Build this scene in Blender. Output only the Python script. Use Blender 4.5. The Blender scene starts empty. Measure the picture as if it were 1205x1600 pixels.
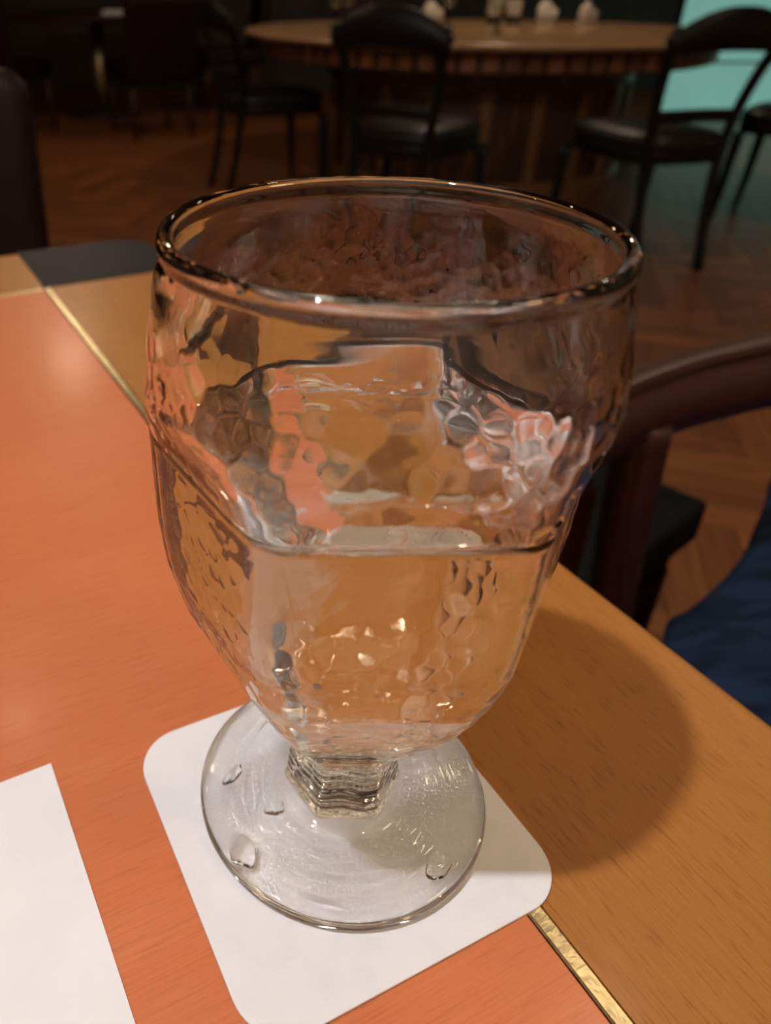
import bpy, math, random
import numpy as np
from mathutils import Vector, Matrix

# ------------------------------------------------------------------ camera, world, lights, exposure
sc = bpy.context.scene
C = sc.collection
random.seed(7)
rng = np.random.default_rng(7)

PW = 1205.0
cam_d = bpy.data.cameras.new('camera')
cam_d.sensor_fit = 'HORIZONTAL'
cam_d.sensor_width = 36.0
cam_d.lens = 1227.37 * 36.0 / PW
cam_d.shift_x = 203.89 / PW          # the photograph is an off-centre crop
cam_d.shift_y = -87.86 / PW
cam_d.clip_start = 0.01
cam_d.clip_end = 60
cam_d.dof.use_dof = True
cam_d.dof.focus_distance = 0.185
cam_d.dof.aperture_fstop = 17.0
cam = bpy.data.objects.new('camera', cam_d)
C.objects.link(cam)
CAM = Vector((-0.025095, -0.146871, 0.204527))
cam.location = CAM
cam.rotation_euler = (math.pi / 2 - 0.542575, 0, 0)
sc.camera = cam

world = bpy.data.worlds.new('world')
sc.world = world
world.use_nodes = True
world.node_tree.nodes['Background'].inputs[0].default_value = (1.0, 0.8, 0.62, 1)
world.node_tree.nodes['Background'].inputs[1].default_value = 0.01

sc.view_settings.view_transform = 'Standard'
sc.view_settings.look = 'None'
sc.view_settings.gamma = 1.0
sc.view_settings.use_curve_mapping = False
sc.view_settings.exposure = 0.0
sc.cycles.max_bounces = 18
sc.cycles.transmission_bounces = 18
sc.cycles.glossy_bounces = 8
sc.cycles.diffuse_bounces = 2
sc.cycles.use_adaptive_sampling = True
sc.cycles.adaptive_threshold = 0.07
sc.cycles.adaptive_min_samples = 16
sc.cycles.use_light_tree = False
sc.cycles.caustics_reflective = True
sc.cycles.caustics_refractive = True
sc.cycles.blur_glossy = 0.3
sc.cycles.sample_clamp_indirect = 200.0
sc.cycles.use_guiding = True
sc.cycles.guiding_training_samples = 64
sc.cycles.surface_guiding_probability = 0.75
sc.cycles.use_denoising = True


def add_light(name, kind, loc, target, power, color, size=0.1, spot=None, blend=0.3):
    d = bpy.data.lights.new(name, kind)
    d.energy = power
    d.color = color
    if kind == 'AREA':
        d.shape = 'DISK'
        d.size = size
    else:
        d.shadow_soft_size = size
    if kind == 'SPOT':
        d.spot_size = spot
        d.spot_blend = blend
    o = bpy.data.objects.new(name, d)
    C.objects.link(o)
    o.location = loc
    o.rotation_euler = (Vector(target) - Vector(loc)).to_track_quat('-Z', 'Y').to_euler()
    return o


WARM = (1.0, 0.77, 0.52)
DIM = (1.0, 0.78, 0.55)
# the white downlight over the table (throws the goblet's shadow) the room's warmer ceiling lamps, and added unseen fill lights
key = add_light('table_downlight', 'AREA', (-0.62, -0.315, 1.66), (0.0, 0.0, 0.05), 21.0, (0.84, 0.89, 1.0), 0.06)
add_light('overhead_fill', 'AREA', (-0.25, -0.5, 1.74), (-0.25, -0.5, 0), 13.0, WARM, 2.6)  # wide unseen fill, added overhead to brighten the rim and soften shadows
add_light('ceiling_lamp', 'AREA', (1.6, -0.6, 1.70), (0.9, -0.3, 0), 8.0, WARM, 0.5)  # unseen side fill, added to lighten the shadow on the coaster
add_light('wall_fill', 'AREA', (-3.1, -0.4, 1.70), (-4.2, -0.2, 0.3), 14.0, DIM, 0.3)  # these wall lights are added, brightening walls that the glass reflects
add_light('wall_fill', 'AREA', (-0.4, -2.1, 1.70), (-0.4, -3.0, 0.4), 14.0, DIM, 0.3)
add_light('wall_fill', 'AREA', (3.6, -0.8, 1.70), (6.2, -0.8, -0.2), 22.0, DIM, 0.3)
add_light('ceiling_lamp', 'AREA', (-1.1, 4.1, 1.70), (-1.0, 3.9, 0), 9.0, DIM, 0.25)
add_light('ceiling_lamp', 'AREA', (1.3, 4.6, 1.70), (1.3, 4.6, 0), 13.0, DIM, 0.25)
add_light('ceiling_lamp', 'AREA', (1.9, 2.0, 1.70), (1.9, 2.0, 0), 5.0, DIM, 0.2)
for lx, ly in ((0.72, 0.68), (-0.75, 1.5), (-1.9, 0.5), (0.35, -2.0)):
    add_light('ceiling_spot', 'AREA', (lx, ly, 1.72), (lx, ly, 0), 1.6, DIM, 0.09)


# ------------------------------------------------------------------ helpers
def mesh_obj(name, verts, faces, mat=None, parent=None, smooth=True, loc=None, rot=None, normals=None):
    me = bpy.data.meshes.new(name)
    me.from_pydata([tuple(map(float, v)) for v in verts], [], [tuple(map(int, f)) for f in faces])
    me.update()
    if smooth:
        me.polygons.foreach_set('use_smooth', np.ones(len(me.polygons), dtype=bool))
    if normals is not None:
        me.normals_split_custom_set_from_vertices([tuple(map(float, n)) for n in normals])
    if mat:
        me.materials.append(mat)
    o = bpy.data.objects.new(name, me)
    C.objects.link(o)
    if parent:
        o.parent = parent
    if loc is not None:
        o.location = loc
    if rot is not None:
        o.rotation_euler = rot
    return o


def same_mesh(name, me, parent, loc=(0, 0, 0), rot=(0, 0, 0), scale=None):
    o = bpy.data.objects.new(name, me)
    C.objects.link(o)
    o.parent = parent
    o.location = loc
    o.rotation_euler = rot
    if scale:
        o.scale = scale
    return o


def empty(name, loc=(0, 0, 0), rz=0.0, label=None, cat=None, group=None, kind=None):
    o = bpy.data.objects.new(name, None)
    o.empty_display_size = 0.05
    C.objects.link(o)
    o.location = loc
    o.rotation_euler = (0, 0, rz)
    tag(o, label, cat, group, kind)
    return o


def tag(o, label=None, cat=None, group=None, kind=None):
    if label:
        o['label'] = label
    if cat:
        o['category'] = cat
    if group:
        o['group'] = group
    if kind:
        o['kind'] = kind
    return o


def sharp(o, ang=0.6):
    me = o.data
    me.update()
    try:
        me.set_sharp_from_angle(angle=ang)
    except Exception:
        pass
    return o


def box_geo(sx, sy, sz, b=0.0, base=False):
    """box centred in x,y (z from 0 if base) with chamfered edges"""
    hx, hy = sx / 2, sy / 2
    z0, z1 = (0, sz) if base else (-sz / 2, sz / 2)
    if b <= 0:
        v = [(x, y, z) for z in (z0, z1) for x, y in ((-hx, -hy), (hx, -hy), (hx, hy), (-hx, hy))]
        f = [(3, 2, 1, 0), (4, 5, 6, 7), (0, 1, 5, 4), (1, 2, 6, 5), (2, 3, 7, 6), (3, 0, 4, 7)]
        return v, f
    out = []
    for (dx, dz) in ((b, z0), (0, z0 + b), (0, z1 - b), (b, z1)):
        c = b if dx == 0 else b * 1.6
        ax, ay = hx - dx, hy - dx
        out.append([(-ax + c, -ay), (ax - c, -ay), (ax, -ay + c), (ax, ay - c), (ax - c, ay), (-ax + c, ay), (-ax, ay - c), (-ax, -ay + c)])
    v = []
    zs = (z0, z0 + b, z1 - b, z1)
    for ring, z in zip(out, zs):
        v += [(x, y, z) for x, y in ring]
    f = [tuple(reversed(range(8))), tuple(range(24, 32))]
    for k in range(3):
        for i in range(8):
            j = (i + 1) % 8
            f.append((k * 8 + i, k * 8 + j, k * 8 + 8 + j, k * 8 + 8 + i))
    return v, f


def lathe_geo(prof, n=48):
    v, f = [], []
    rings = []
    for r, z in prof:
        if r < 1e-6:
            rings.append([len(v)])
            v.append((0, 0, z))
        else:
            rings.append(list(range(len(v), len(v) + n)))
            v += [(r * math.cos(2 * math.pi * i / n), r * math.sin(2 * math.pi * i / n), z) for i in range(n)]
    for a, b in zip(rings[:-1], rings[1:]):
        for i in range(n):
            j = (i + 1) % n
            if len(a) == 1 and len(b) == 1:
                continue
            if len(a) == 1:
                f.append((a[0], b[j], b[i]))
            elif len(b) == 1:
                f.append((a[i], a[j], b[0]))
            else:
                f.append((a[i], a[j], b[j], b[i]))
    return v, f


def catmull(pts, n):
    P = np.array(pts, float)
    m = len(P)
    Q = np.vstack([2 * P[0] - P[1], P, 2 * P[-1] - P[-2]])
    t = np.linspace(0, m - 1 - 1e-9, n)
    i = t.astype(int)
    u = (t - i)[:, None]
    p0, p1, p2, p3 = Q[i], Q[i + 1], Q[i + 2], Q[i + 3]
    return 0.5 * (2 * p1 + (p2 - p0) * u + (2 * p0 - 5 * p1 + 4 * p2 - p3) * u ** 2 + (3 * p1 - p0 - 3 * p2 + p3) * u ** 3)


def sweep_geo(path, prof, up=(0, 0, 1), scale=None):
    """sweep closed 2-D profile (side, up) along path"""
    P = np.array(path, float)
    n = len(P)
    T = np.gradient(P, axis=0)
    T /= np.linalg.norm(T, axis=1, keepdims=True)
    up = np.array(up, float)
    v, f = [], []
    m = len(prof)
    for k in range(n):
        s = np.cross(T[k], up)
        s /= np.linalg.norm(s)
        w = np.cross(s, T[k])
        q = 1.0 if scale is None else scale[k]
        for a, b in prof:
            v.append(P[k] + s * a * q + w * b * q)
    for k in range(n - 1):
        for i in range(m):
            j = (i + 1) % m
            f.append((k * m + i, k * m + j, (k + 1) * m + j, (k + 1) * m + i))
    f.append(tuple(reversed(range(m))))
    f.append(tuple(range((n - 1) * m, n * m)))
    return v, f


def ellipse(a, b, n=14):
    return [(a * math.cos(2 * math.pi * i / n), b * math.sin(2 * math.pi * i / n)) for i in range(n)]


def slab_geo(outline, z0, z1, b=0.001, rb=2):
    """extruded convex outline with rounded top and bottom edge"""
    O = np.array(outline, float)
    n = len(O)
    e = np.roll(O, -1, 0) - np.roll(O, 1, 0)
    nr = np.stack([e[:, 1], -e[:, 0]], -1)
    nr /= np.linalg.norm(nr, axis=1, keepdims=True)
    rings = []
    for k in range(rb + 1):
        a = math.pi / 2 * k / rb
        rings.append((b * (1 - math.sin(a)), z0 + b * (1 - math.cos(a))))
    for k in range(rb + 1):
        a = math.pi / 2 * k / rb
        rings.append((b * (1 - math.cos(a)), z1 - b * (1 - math.sin(a))))
    v, f = [], []
    for ins, z in rings:
        for p, q in zip(O, nr):
            v.append((p[0] - q[0] * ins, p[1] - q[1] * ins, z))
    for k in range(len(rings) - 1):
        for i in range(n):
            j = (i + 1) % n
            f.append((k * n + i, k * n + j, (k + 1) * n + j, (k + 1) * n + i))
    f.append(tuple(reversed(range(n))))
    f.append(tuple(range((len(rings) - 1) * n, len(rings) * n)))
    return v, f


def round_rect(sx, sy, r, n=10, cx=0, cy=0):
    o = []
    for qx, qy, a0 in ((1, -1, -90), (1, 1, 0), (-1, 1, 90), (-1, -1, 180)):
        for k in range(n + 1):
            a = math.radians(a0 + 90 * k / n)
            o.append((cx + qx * (sx / 2 - r) + r * math.cos(a), cy + qy * (sy / 2 - r) + r * math.sin(a)))
    return o


# ------------------------------------------------------------------ materials
def nodes(name):
    m = bpy.data.materials.new(name)
    m.use_nodes = True
    nt = m.node_tree
    return m, nt, nt.nodes['Principled BSDF']


def plain(name, col, rough=0.5, metal=0.0, spec=0.5, coat=0.0, noise=0.0, nscale=40.0, bump=0.0, bscale=200.0):
    m, nt, p = nodes(name)
    p.inputs['Base Color'].default_value = (*col, 1)
    p.inputs['Roughness'].default_value = rough
    p.inputs['Metallic'].default_value = metal
    p.inputs['Specular IOR Level'].default_value = spec
    p.inputs['Coat Weight'].default_value = coat
    p.inputs['Coat Roughness'].default_value = 0.12
    tc = nt.nodes.new('ShaderNodeTexCoord')
    if noise > 0:
        n = nt.nodes.new('ShaderNodeTexNoise')
        n.inputs['Scale'].default_value = nscale
        n.inputs['Detail'].default_value = 5
        nt.links.new(tc.outputs['Object'], n.inputs['Vector'])
        r = nt.nodes.new('ShaderNodeValToRGB')
        r.color_ramp.elements[0].position = 0.3
        r.color_ramp.elements[1].position = 0.7
        r.color_ramp.elements[0].color = (*[c * (1 - noise) for c in col], 1)
        r.color_ramp.elements[1].color = (*[min(1, c * (1 + noise)) for c in col], 1)
        nt.links.new(n.outputs['Fac'], r.inputs['Fac'])
        nt.links.new(r.outputs['Color'], p.inputs['Base Color'])
    if bump > 0:
        n = nt.nodes.new('ShaderNodeTexNoise')
        n.inputs['Scale'].default_value = bscale
        n.inputs['Detail'].default_value = 3
        nt.links.new(tc.outputs['Object'], n.inputs['Vector'])
        b = nt.nodes.new('ShaderNodeBump')
        b.inputs['Strength'].default_value = bump
        b.inputs['Distance'].default_value = 0.001
        nt.links.new(n.outputs['Fac'], b.inputs['Height'])
        nt.links.new(b.outputs['Normal'], p.inputs['Normal'])
    return m


def wood(name, dark, mid, light, axis='Y', fine=900.0, stretch=22.0, pore=(0.25, 0.12, 0.05), pore_amt=0.5, rough=0.35,
         coat=0.3, bump=0.15, rand=0.0, pore_scale=260.0, pore_stretch=14.0, broad=9.0):
    """grain runs along `axis` of the object"""
    m, nt, p = nodes(name)
    N, L = nt.nodes, nt.links
    tc = N.new('ShaderNodeTexCoord')

    def mapped(scale, k):
        mp = N.new('ShaderNodeMapping')
        s = [scale, scale, scale]
        s['XYZ'.index(axis)] = scale / k
        mp.inputs['Scale'].default_value = s
        L.new(tc.outputs['Object'], mp.inputs['Vector'])
        return mp

    def noise(mp, detail=6, dist=0.0, rough_=0.6):
        n = N.new('ShaderNodeTexNoise')
        n.inputs['Scale'].default_value = 1.0
        n.inputs['Detail'].default_value = detail
        n.inputs['Roughness'].default_value = rough_
        n.inputs['Distortion'].default_value = dist
        L.new(mp.outputs['Vector'], n.inputs['Vector'])
        return n

    n1 = noise(mapped(broad * 8, 8.0), 5, 0.6)
    n2 = noise(mapped(fine, stretch), 3)
    n3 = noise(mapped(pore_scale, pore_stretch), 2, 0.0, 0.4)
    mix = N.new('ShaderNodeMath')
    mix.operation = 'MULTIPLY_ADD'
    mix.inputs[1].default_value = 0.55
    L.new(n2.outputs['Fac'], mix.inputs[0])
    sc_ = N.new('ShaderNodeMath')
    sc_.operation = 'MULTIPLY'
    sc_.inputs[1].default_value = 0.45
    L.new(n1.outputs['Fac'], sc_.inputs[0])
    L.new(sc_.outputs[0], mix.inputs[2])
    r = N.new('ShaderNodeValToRGB')
    e = r.color_ramp.elements
    e[0].position, e[0].color = 0.32, (*dark, 1)
    e[1].position, e[1].color = 0.68, (*light, 1)
    k = e.new(0.5)
    k.color = (*mid, 1)
    L.new(mix.outputs[0], r.inputs['Fac'])
    pr = N.new('ShaderNodeValToRGB')
    pr.color_ramp.elements[0].position = 0.58
    pr.color_ramp.elements[0].color = (0, 0, 0, 1)
    pr.color_ramp.elements[1].position = 0.70
    pr.color_ramp.elements[1].color = (pore_amt,) * 3 + (1,)
    L.new(n3.outputs['Fac'], pr.inputs['Fac'])
    mc = N.new('ShaderNodeMixRGB')
    mc.inputs['Color2'].default_value = (*pore, 1)
    L.new(pr.outputs['Color'], mc.inputs['Fac'])
    L.new(r.outputs['Color'], mc.inputs['Color1'])
    col = mc.outputs['Color']
    if rand > 0:
        oi = N.new('ShaderNodeObjectInfo')
        hsv = N.new('ShaderNodeHueSaturation')
        mr = N.new('ShaderNodeMapRange')
        mr.inputs['To Min'].default_value = 1 - rand
        mr.inputs['To Max'].default_value = 1 + rand
        L.new(oi.outputs['Random'], mr.inputs['Value'])
        L.new(mr.outputs[0], hsv.inputs['Value'])
        L.new(col, hsv.inputs['Color'])
        col = hsv.outputs['Color']
    L.new(col, p.inputs['Base Color'])
    p.inputs['Roughness'].default_value = rough
    p.inputs['Specular IOR Level'].default_value = 0.35
    p.inputs['Coat Weight'].default_value = coat
    p.inputs['Coat Roughness'].default_value = 0.16
    if bump > 0:
        b = N.new('ShaderNodeBump')
        b.inputs['Strength'].default_value = bump
        b.inputs['Distance'].default_value = 0.0003
        L.new(n2.outputs['Fac'], b.inputs['Height'])
        L.new(b.outputs['Normal'], p.inputs['Normal'])
    return m


def glass(name, ior, tint=(1, 1, 1)):
    m, nt, p = nodes(name)
    nt.nodes.remove(p)
    g = nt.nodes.new('ShaderNodeBsdfGlass')
    g.inputs['Color'].default_value = (*tint, 1)
    g.inputs['Roughness'].default_value = 0.0
    g.inputs['IOR'].default_value = ior
    nt.links.new(g.outputs[0], nt.nodes['Material Output'].inputs['Surface'])
    return m


M = {}
M['orange'] = wood('orange_veneer', (0.56, 0.155, 0.052), (0.595, 0.172, 0.062), (0.635, 0.196, 0.075), axis='X', fine=1500, stretch=30,
                   pore=(0.40, 0.10, 0.035), pore_amt=0.35, rough=0.36, coat=0.10, bump=0.4, pore_scale=1100, pore_stretch=14, broad=5)
M['border'] = wood('brown_oak_border', (0.33, 0.125, 0.022), (0.38, 0.148, 0.028), (0.43, 0.173, 0.036), axis='Y', fine=1500, stretch=18,
                   pore=(0.13, 0.045, 0.012), pore_amt=0.42, rough=0.38, coat=0.10, bump=0.12, pore_scale=1150, pore_stretch=12, broad=6)
M['border_far'] = wood('brown_oak_border_far', (0.33, 0.125, 0.022), (0.38, 0.148, 0.028), (0.43, 0.173, 0.036), axis='X', fine=1500, stretch=18,
                       pore=(0.13, 0.045, 0.012), pore_amt=0.42, rough=0.38, coat=0.10, bump=0.12, pore_scale=1150, pore_stretch=12, broad=6)
M['brass'] = plain('brass', (0.62, 0.52, 0.30), 0.28, 1.0, noise=0.25, nscale=300, bump=0.12, bscale=400)
M['black_block'] = plain('black_laminate', (0.012, 0.012, 0.012), 0.5, spec=0.25, noise=0.2)
M['dark_base'] = plain('dark_table_base', (0.03, 0.015, 0.01), 0.5, noise=0.3)
M['card'] = plain('coaster_card', (0.80, 0.77, 0.75), 0.75, spec=0.2, noise=0.03, nscale=120, bump=0.12, bscale=900)
M['paper'] = plain('paper', (0.84, 0.81, 0.79), 0.7, spec=0.3, noise=0.02, nscale=60, bump=0.05, bscale=600)
M['glass'] = glass('clear_glass', 1.5, (0.997, 0.999, 0.996))
M['water'] = glass('water', 1.333)
M['plank'] = wood('parquet_oak', (0.14, 0.045, 0.014), (0.20, 0.068, 0.021), (0.26, 0.095, 0.03), axis='X', fine=260, stretch=24,
                  pore=(0.08, 0.025, 0.01), pore_amt=0.5, rough=0.42, coat=0.12, bump=0.1, rand=0.28, pore_scale=120, pore_stretch=20, broad=4)
M['subfloor'] = plain('subfloor', (0.05, 0.02, 0.008), 0.7, noise=0.2)
M['wall'] = plain('dark_panelling', (0.035, 0.02, 0.013), 0.55, noise=0.3, nscale=3)
M['plaster'] = plain('beige_plaster', (0.62, 0.54, 0.44), 0.85, noise=0.05, nscale=3)
M['ceiling'] = plain('ceiling_paint', (0.62, 0.55, 0.46), 0.9, noise=0.05, nscale=2)
M['black_lacquer'] = plain('black_lacquer', (0.003, 0.0025, 0.0025), 0.45, spec=0.25, noise=0.2)
M['black_leather'] = plain('black_leather', (0.005, 0.005, 0.0055), 0.40, spec=0.35, noise=0.2, bump=0.4, bscale=300)
M['mahogany'] = wood('mahogany', (0.030, 0.007, 0.0045), (0.042, 0.011, 0.007), (0.055, 0.015, 0.0095), axis='X', fine=300, stretch=20,
                     pore=(0.02, 0.005, 0.003), pore_amt=0.4, rough=0.42, coat=0.08, bump=0.05)
M['black_fabric'] = plain('black_fabric', (0.006, 0.006, 0.006), 0.85, spec=0.1, noise=0.2, bump=0.2, bscale=500)
M['red_leather'] = plain('dark_red_leather', (0.012, 0.004, 0.0035), 0.5, spec=0.2, noise=0.25, bump=0.3, bscale=200)
M['blue'] = None
M['bar_top'] = wood('bar_top_oak', (0.36, 0.20, 0.09), (0.44, 0.26, 0.13), (0.52, 0.32, 0.17), axis='X', fine=120, stretch=20, rough=0.3,
                    coat=0.4, bump=0.0, pore_scale=60, broad=2)
M['bar_wood'] = wood('bar_dark_wood', (0.035, 0.014, 0.006), (0.05, 0.02, 0.008), (0.07, 0.028, 0.011), axis='Z', fine=150, stretch=20, rough=0.45,
                     coat=0.1, bump=0.0, pore_scale=60, broad=2)
M['bar_pilaster'] = wood('bar_pilaster_wood', (0.13, 0.06, 0.02), (0.17, 0.08, 0.028), (0.2, 0.1, 0.035), axis='Z', fine=150, stretch=20, rough=0.45,
                         coat=0.1, bump=0.0, pore_scale=60, broad=2)
M['tile'] = wood('apron_tile_wood', (0.15, 0.05, 0.02), (0.2, 0.07, 0.028), (0.25, 0.09, 0.035), axis='Z', fine=150, stretch=8, rough=0.4,
                 coat=0.2, bump=0.0, rand=0.35, pore_scale=60, broad=2)
M['linen'] = plain('cream_linen', (0.6, 0.52, 0.42), 0.8, noise=0.05)
M['bottle'] = plain('dark_bottle', (0.02, 0.02, 0.018), 0.15, noise=0.1)
M['thin_glass'] = glass('thin_glass', 1.45, (0.97, 1.0, 0.99))
M['dark_metal'] = plain('dark_metal', (0.02, 0.03, 0.03), 0.4, 0.7, noise=0.1)


def blue_cloth():
    m, nt, p = nodes('blue_creased_cloth')
    N, L = nt.nodes, nt.links
    tc = N.new('ShaderNodeTexCoord')
    mp = N.new('ShaderNodeMapping')
    mp.inputs['Scale'].default_value = (6, 22, 10)
    mp.inputs['Rotation'].default_value = (0, 0, math.radians(-40))
    L.new(tc.outputs['Object'], mp.inputs['Vector'])
    w = N.new('ShaderNodeTexNoise')
    w.inputs['Scale'].default_value = 1.6
    w.inputs['Detail'].default_value = 4
    w.inputs['Distortion'].default_value = 1.4
    L.new(mp.outputs['Vector'], w.inputs['Vector'])
    r = N.new('ShaderNodeValToRGB')
    r.color_ramp.elements[0].position = 0.36
    r.color_ramp.elements[0].color = (0.004, 0.009, 0.022, 1)
    r.color_ramp.elements[1].position = 0.62
    r.color_ramp.elements[1].color = (0.011, 0.024, 0.055, 1)
    L.new(w.outputs['Fac'], r.inputs['Fac'])
    L.new(r.outputs['Color'], p.inputs['Base Color'])
    p.inputs['Roughness'].default_value = 0.85
    p.inputs['Specular IOR Level'].default_value = 0.15
    n = N.new('ShaderNodeTexNoise')
    n.inputs['Scale'].default_value = 900
    L.new(tc.outputs['Object'], n.inputs['Vector'])
    b = N.new('ShaderNodeBump')
    b.inputs['Strength'].default_value = 0.4
    b.inputs['Distance'].default_value = 0.001
    L.new(n.outputs['Fac'], b.inputs['Height'])
    L.new(b.outputs['Normal'], p.inputs['Normal'])
    return m


M['blue'] = blue_cloth()


def emitter(name, col, s):
    m, nt, p = nodes(name)
    N, L = nt.nodes, nt.links
    tc = N.new('ShaderNodeTexCoord')
    n = N.new('ShaderNodeTexNoise')
    n.inputs['Scale'].default_value = 1.5
    L.new(tc.outputs['Object'], n.inputs['Vector'])
    r = N.new('ShaderNodeValToRGB')
    r.color_ramp.elements[0].color = (*[c * 0.85 for c in col], 1)
    r.color_ramp.elements[1].color = (*[c * 1.1 for c in col], 1)
    L.new(n.outputs['Fac'], r.inputs['Fac'])
    L.new(r.outputs['Color'], p.inputs['Emission Color'])
    p.inputs['Base Color'].default_value = (*[c * 0.5 for c in col], 1)
    p.inputs['Emission Strength'].default_value = s
    p.inputs['Roughness'].default_value = 0.3
    return m


M['teal'] = emitter('backlit_teal_glass', (0.19, 0.44, 0.37), 0.75)

# ------------------------------------------------------------------ the room
FZ = -0.72
X0, X1, Y0, Y1, CZ = -4.2, 6.2, -3.0, 8.6, 1.78


def plane_box(name, x0, x1, y0, y1, z0, z1, mat):
    v, f = box_geo(x1 - x0, y1 - y0, z1 - z0)
    o = mesh_obj(name, v, f, mat, smooth=False, loc=((x0 + x1) / 2, (y0 + y1) / 2, (z0 + z1) / 2))
    return o


floor = tag(plane_box('floor', X0 - 0.1, X1 + 0.1, Y0 - 0.1, Y1 + 0.1, FZ - 0.06, FZ - 0.012, M['subfloor']),
            'dark brown herringbone parquet floor of the dining room', kind='structure')
tag(plane_box('ceiling', X0 - 0.1, X1 + 0.1, Y0 - 0.1, Y1 + 0.1, CZ, CZ + 0.05, M['ceiling']), 'dim beige ceiling', kind='structure')
tag(plane_box('wall_back', X0, X1, Y1, Y1 + 0.1, FZ - 0.012, CZ, M['wall']), 'dark wood panelled far wall', kind='structure')
tag(plane_box('wall_front', X0, X1, Y0 - 0.1, Y0, FZ - 0.012, CZ, M['plaster']), 'beige plaster wall behind the viewer', kind='structure')
tag(plane_box('wall_left', X0 - 0.1, X0, Y0 - 0.1, Y1 + 0.1, FZ - 0.012, CZ, M['plaster']), 'beige plaster wall on the left', kind='structure')
tag(plane_box('wall_right', X1, X1 + 0.1, Y0 - 0.1, Y1 + 0.1, FZ - 0.012, CZ, M['plaster']), 'beige plaster wall on the right', kind='structure')

# herringbone parquet: nearest visible planks as parts, the rest as one part
PWD, PLN = 0.075, 6
pa = math.radians(-108.5)
org = Vector((0.898, 1.034, 0))
ca, sa = math.cos(pa), math.sin(pa)
pv, pf = box_geo(PWD * PLN - 0.0016, PWD - 0.0016, 0.012, 0.0012)
plank_me = bpy.data.meshes.new('plank')
plank_me.from_pydata(pv, [], pf)
plank_me.materials.append(M['plank'])
fwd = Vector((0, math.cos(0.542575), -math.sin(0.542575)))
upv = Vector((0, math.sin(0.542575), math.cos(0.542575)))


def to_px(p):
    d = Vector(p) - CAM
    z = d.dot(fwd)
    if z <= 0.01:
        return None
    return (398.61 + 1227.37 * d.x / z, 712.14 - 1227.37 * d.dot(upv) / z)


# outline of the near table, to leave out planks nobody can see
TA = 0.454163
tn = Vector((math.cos(TA), math.sin(TA)))
tt = Vector((-math.sin(TA), math.cos(TA)))
planks = []
for i in range(-130, 131):
    for j in range(-18, 19):
        for vert in (0, 1):
            ox, oy = i + PLN * j, i - PLN * j
            if vert:
                lx, ly = ox + 0.5, oy + 1 + PLN / 2
            else:
                lx, ly = ox + PLN / 2, oy + 0.5
            lx *= PWD
            ly *= PWD
            x = org.x + ca * lx - sa * ly
            y = org.y + sa * lx + ca * ly
            if not (X0 < x < X1 and Y0 < y < Y1):
                continue
            px = to_px((x, y, FZ))
            d = math.hypot(x - CAM.x, y - CAM.y)
            seen = px is not None and -60 < px[0] < 1270 and 60 < px[1] < 1080
            if seen:
                # line of sight at table height
                k = CAM.z / (CAM.z - FZ)
                hx, hy = CAM.x + (x - CAM.x) * k, CAM.y + (y - CAM.y) * k
                u, w = hx * tn.x + hy * tn.y, hx * tt.x + hy * tt.y
                if u < 0.10 and w < 0.545:
                    seen = False
            planks.append((0 if seen else 1, d, x, y, pa + (math.pi / 2 if vert else 0)))
planks.sort()
for s, d, x, y, a in planks[:300]:
    same_mesh('plank', plank_me, floor, (x - floor.location.x, y - floor.location.y, FZ - 0.006 - floor.location.z + random.uniform(-0.0004, 0.0)),
              (0, 0, a))
rv, rf = [], []
qv, qf = box_geo(PWD * PLN - 0.0016, PWD - 0.0016, 0.012)
for s, d, x, y, a in planks[300:]:
    b0 = len(rv)
    c_, s_ = math.cos(a), math.sin(a)
    rv += [(x + c_ * p[0] - s_ * p[1] - floor.location.x, y + s_ * p[0] + c_ * p[1] - floor.location.y, FZ - 0.006 + p[2] - floor.location.z) for p in qv]
    rf += [tuple(b0 + k for k in f) for f in qf]
rest = mesh_obj('parquet', rv, rf, M['plank'], floor, smooth=False)
rest['kind'] = 'stuff'

# ------------------------------------------------------------------ the near table
table = empty('dining_table', (0, 0, 0), TA, 'dining table with orange veneer centre, brown oak border and brass inlay', 'table')
RX, FY, LX, NY = 0.14033, 0.58786, -0.7800, -0.3300      # outer edges in table frame
BX0, BX1 = 0.024946, 0.029413                             # brass by the right border
BY0, BY1 = 0.479, 0.4834
LX1, NY1 = LX + 0.111, NY + 0.111
TH = 0.034
R_ = 0.022


def tpart(name, x0, x1, y0, y1, z0, z1, mat, b=0.0006):
    v, f = box_geo(x1 - x0, y1 - y0, z1 - z0, b)
    o = mesh_obj(name, v, f, mat, table, smooth=False, loc=((x0 + x1) / 2, (y0 + y1) / 2, (z0 + z1) / 2))
    return o


tpart('veneer_panel', LX1, BX0 - 0.0003, NY1, BY0 - 0.0003, -TH, 0, M['orange'], 0.0004)
tpart('brass_strip', BX0, BX1, NY1, BY1, -0.012, 0.0003, M['brass'], 0.0005)
tpart('brass_strip', LX1, BX0, BY0, BY1, -0.012, 0.0003, M['brass'], 0.0005)


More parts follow.
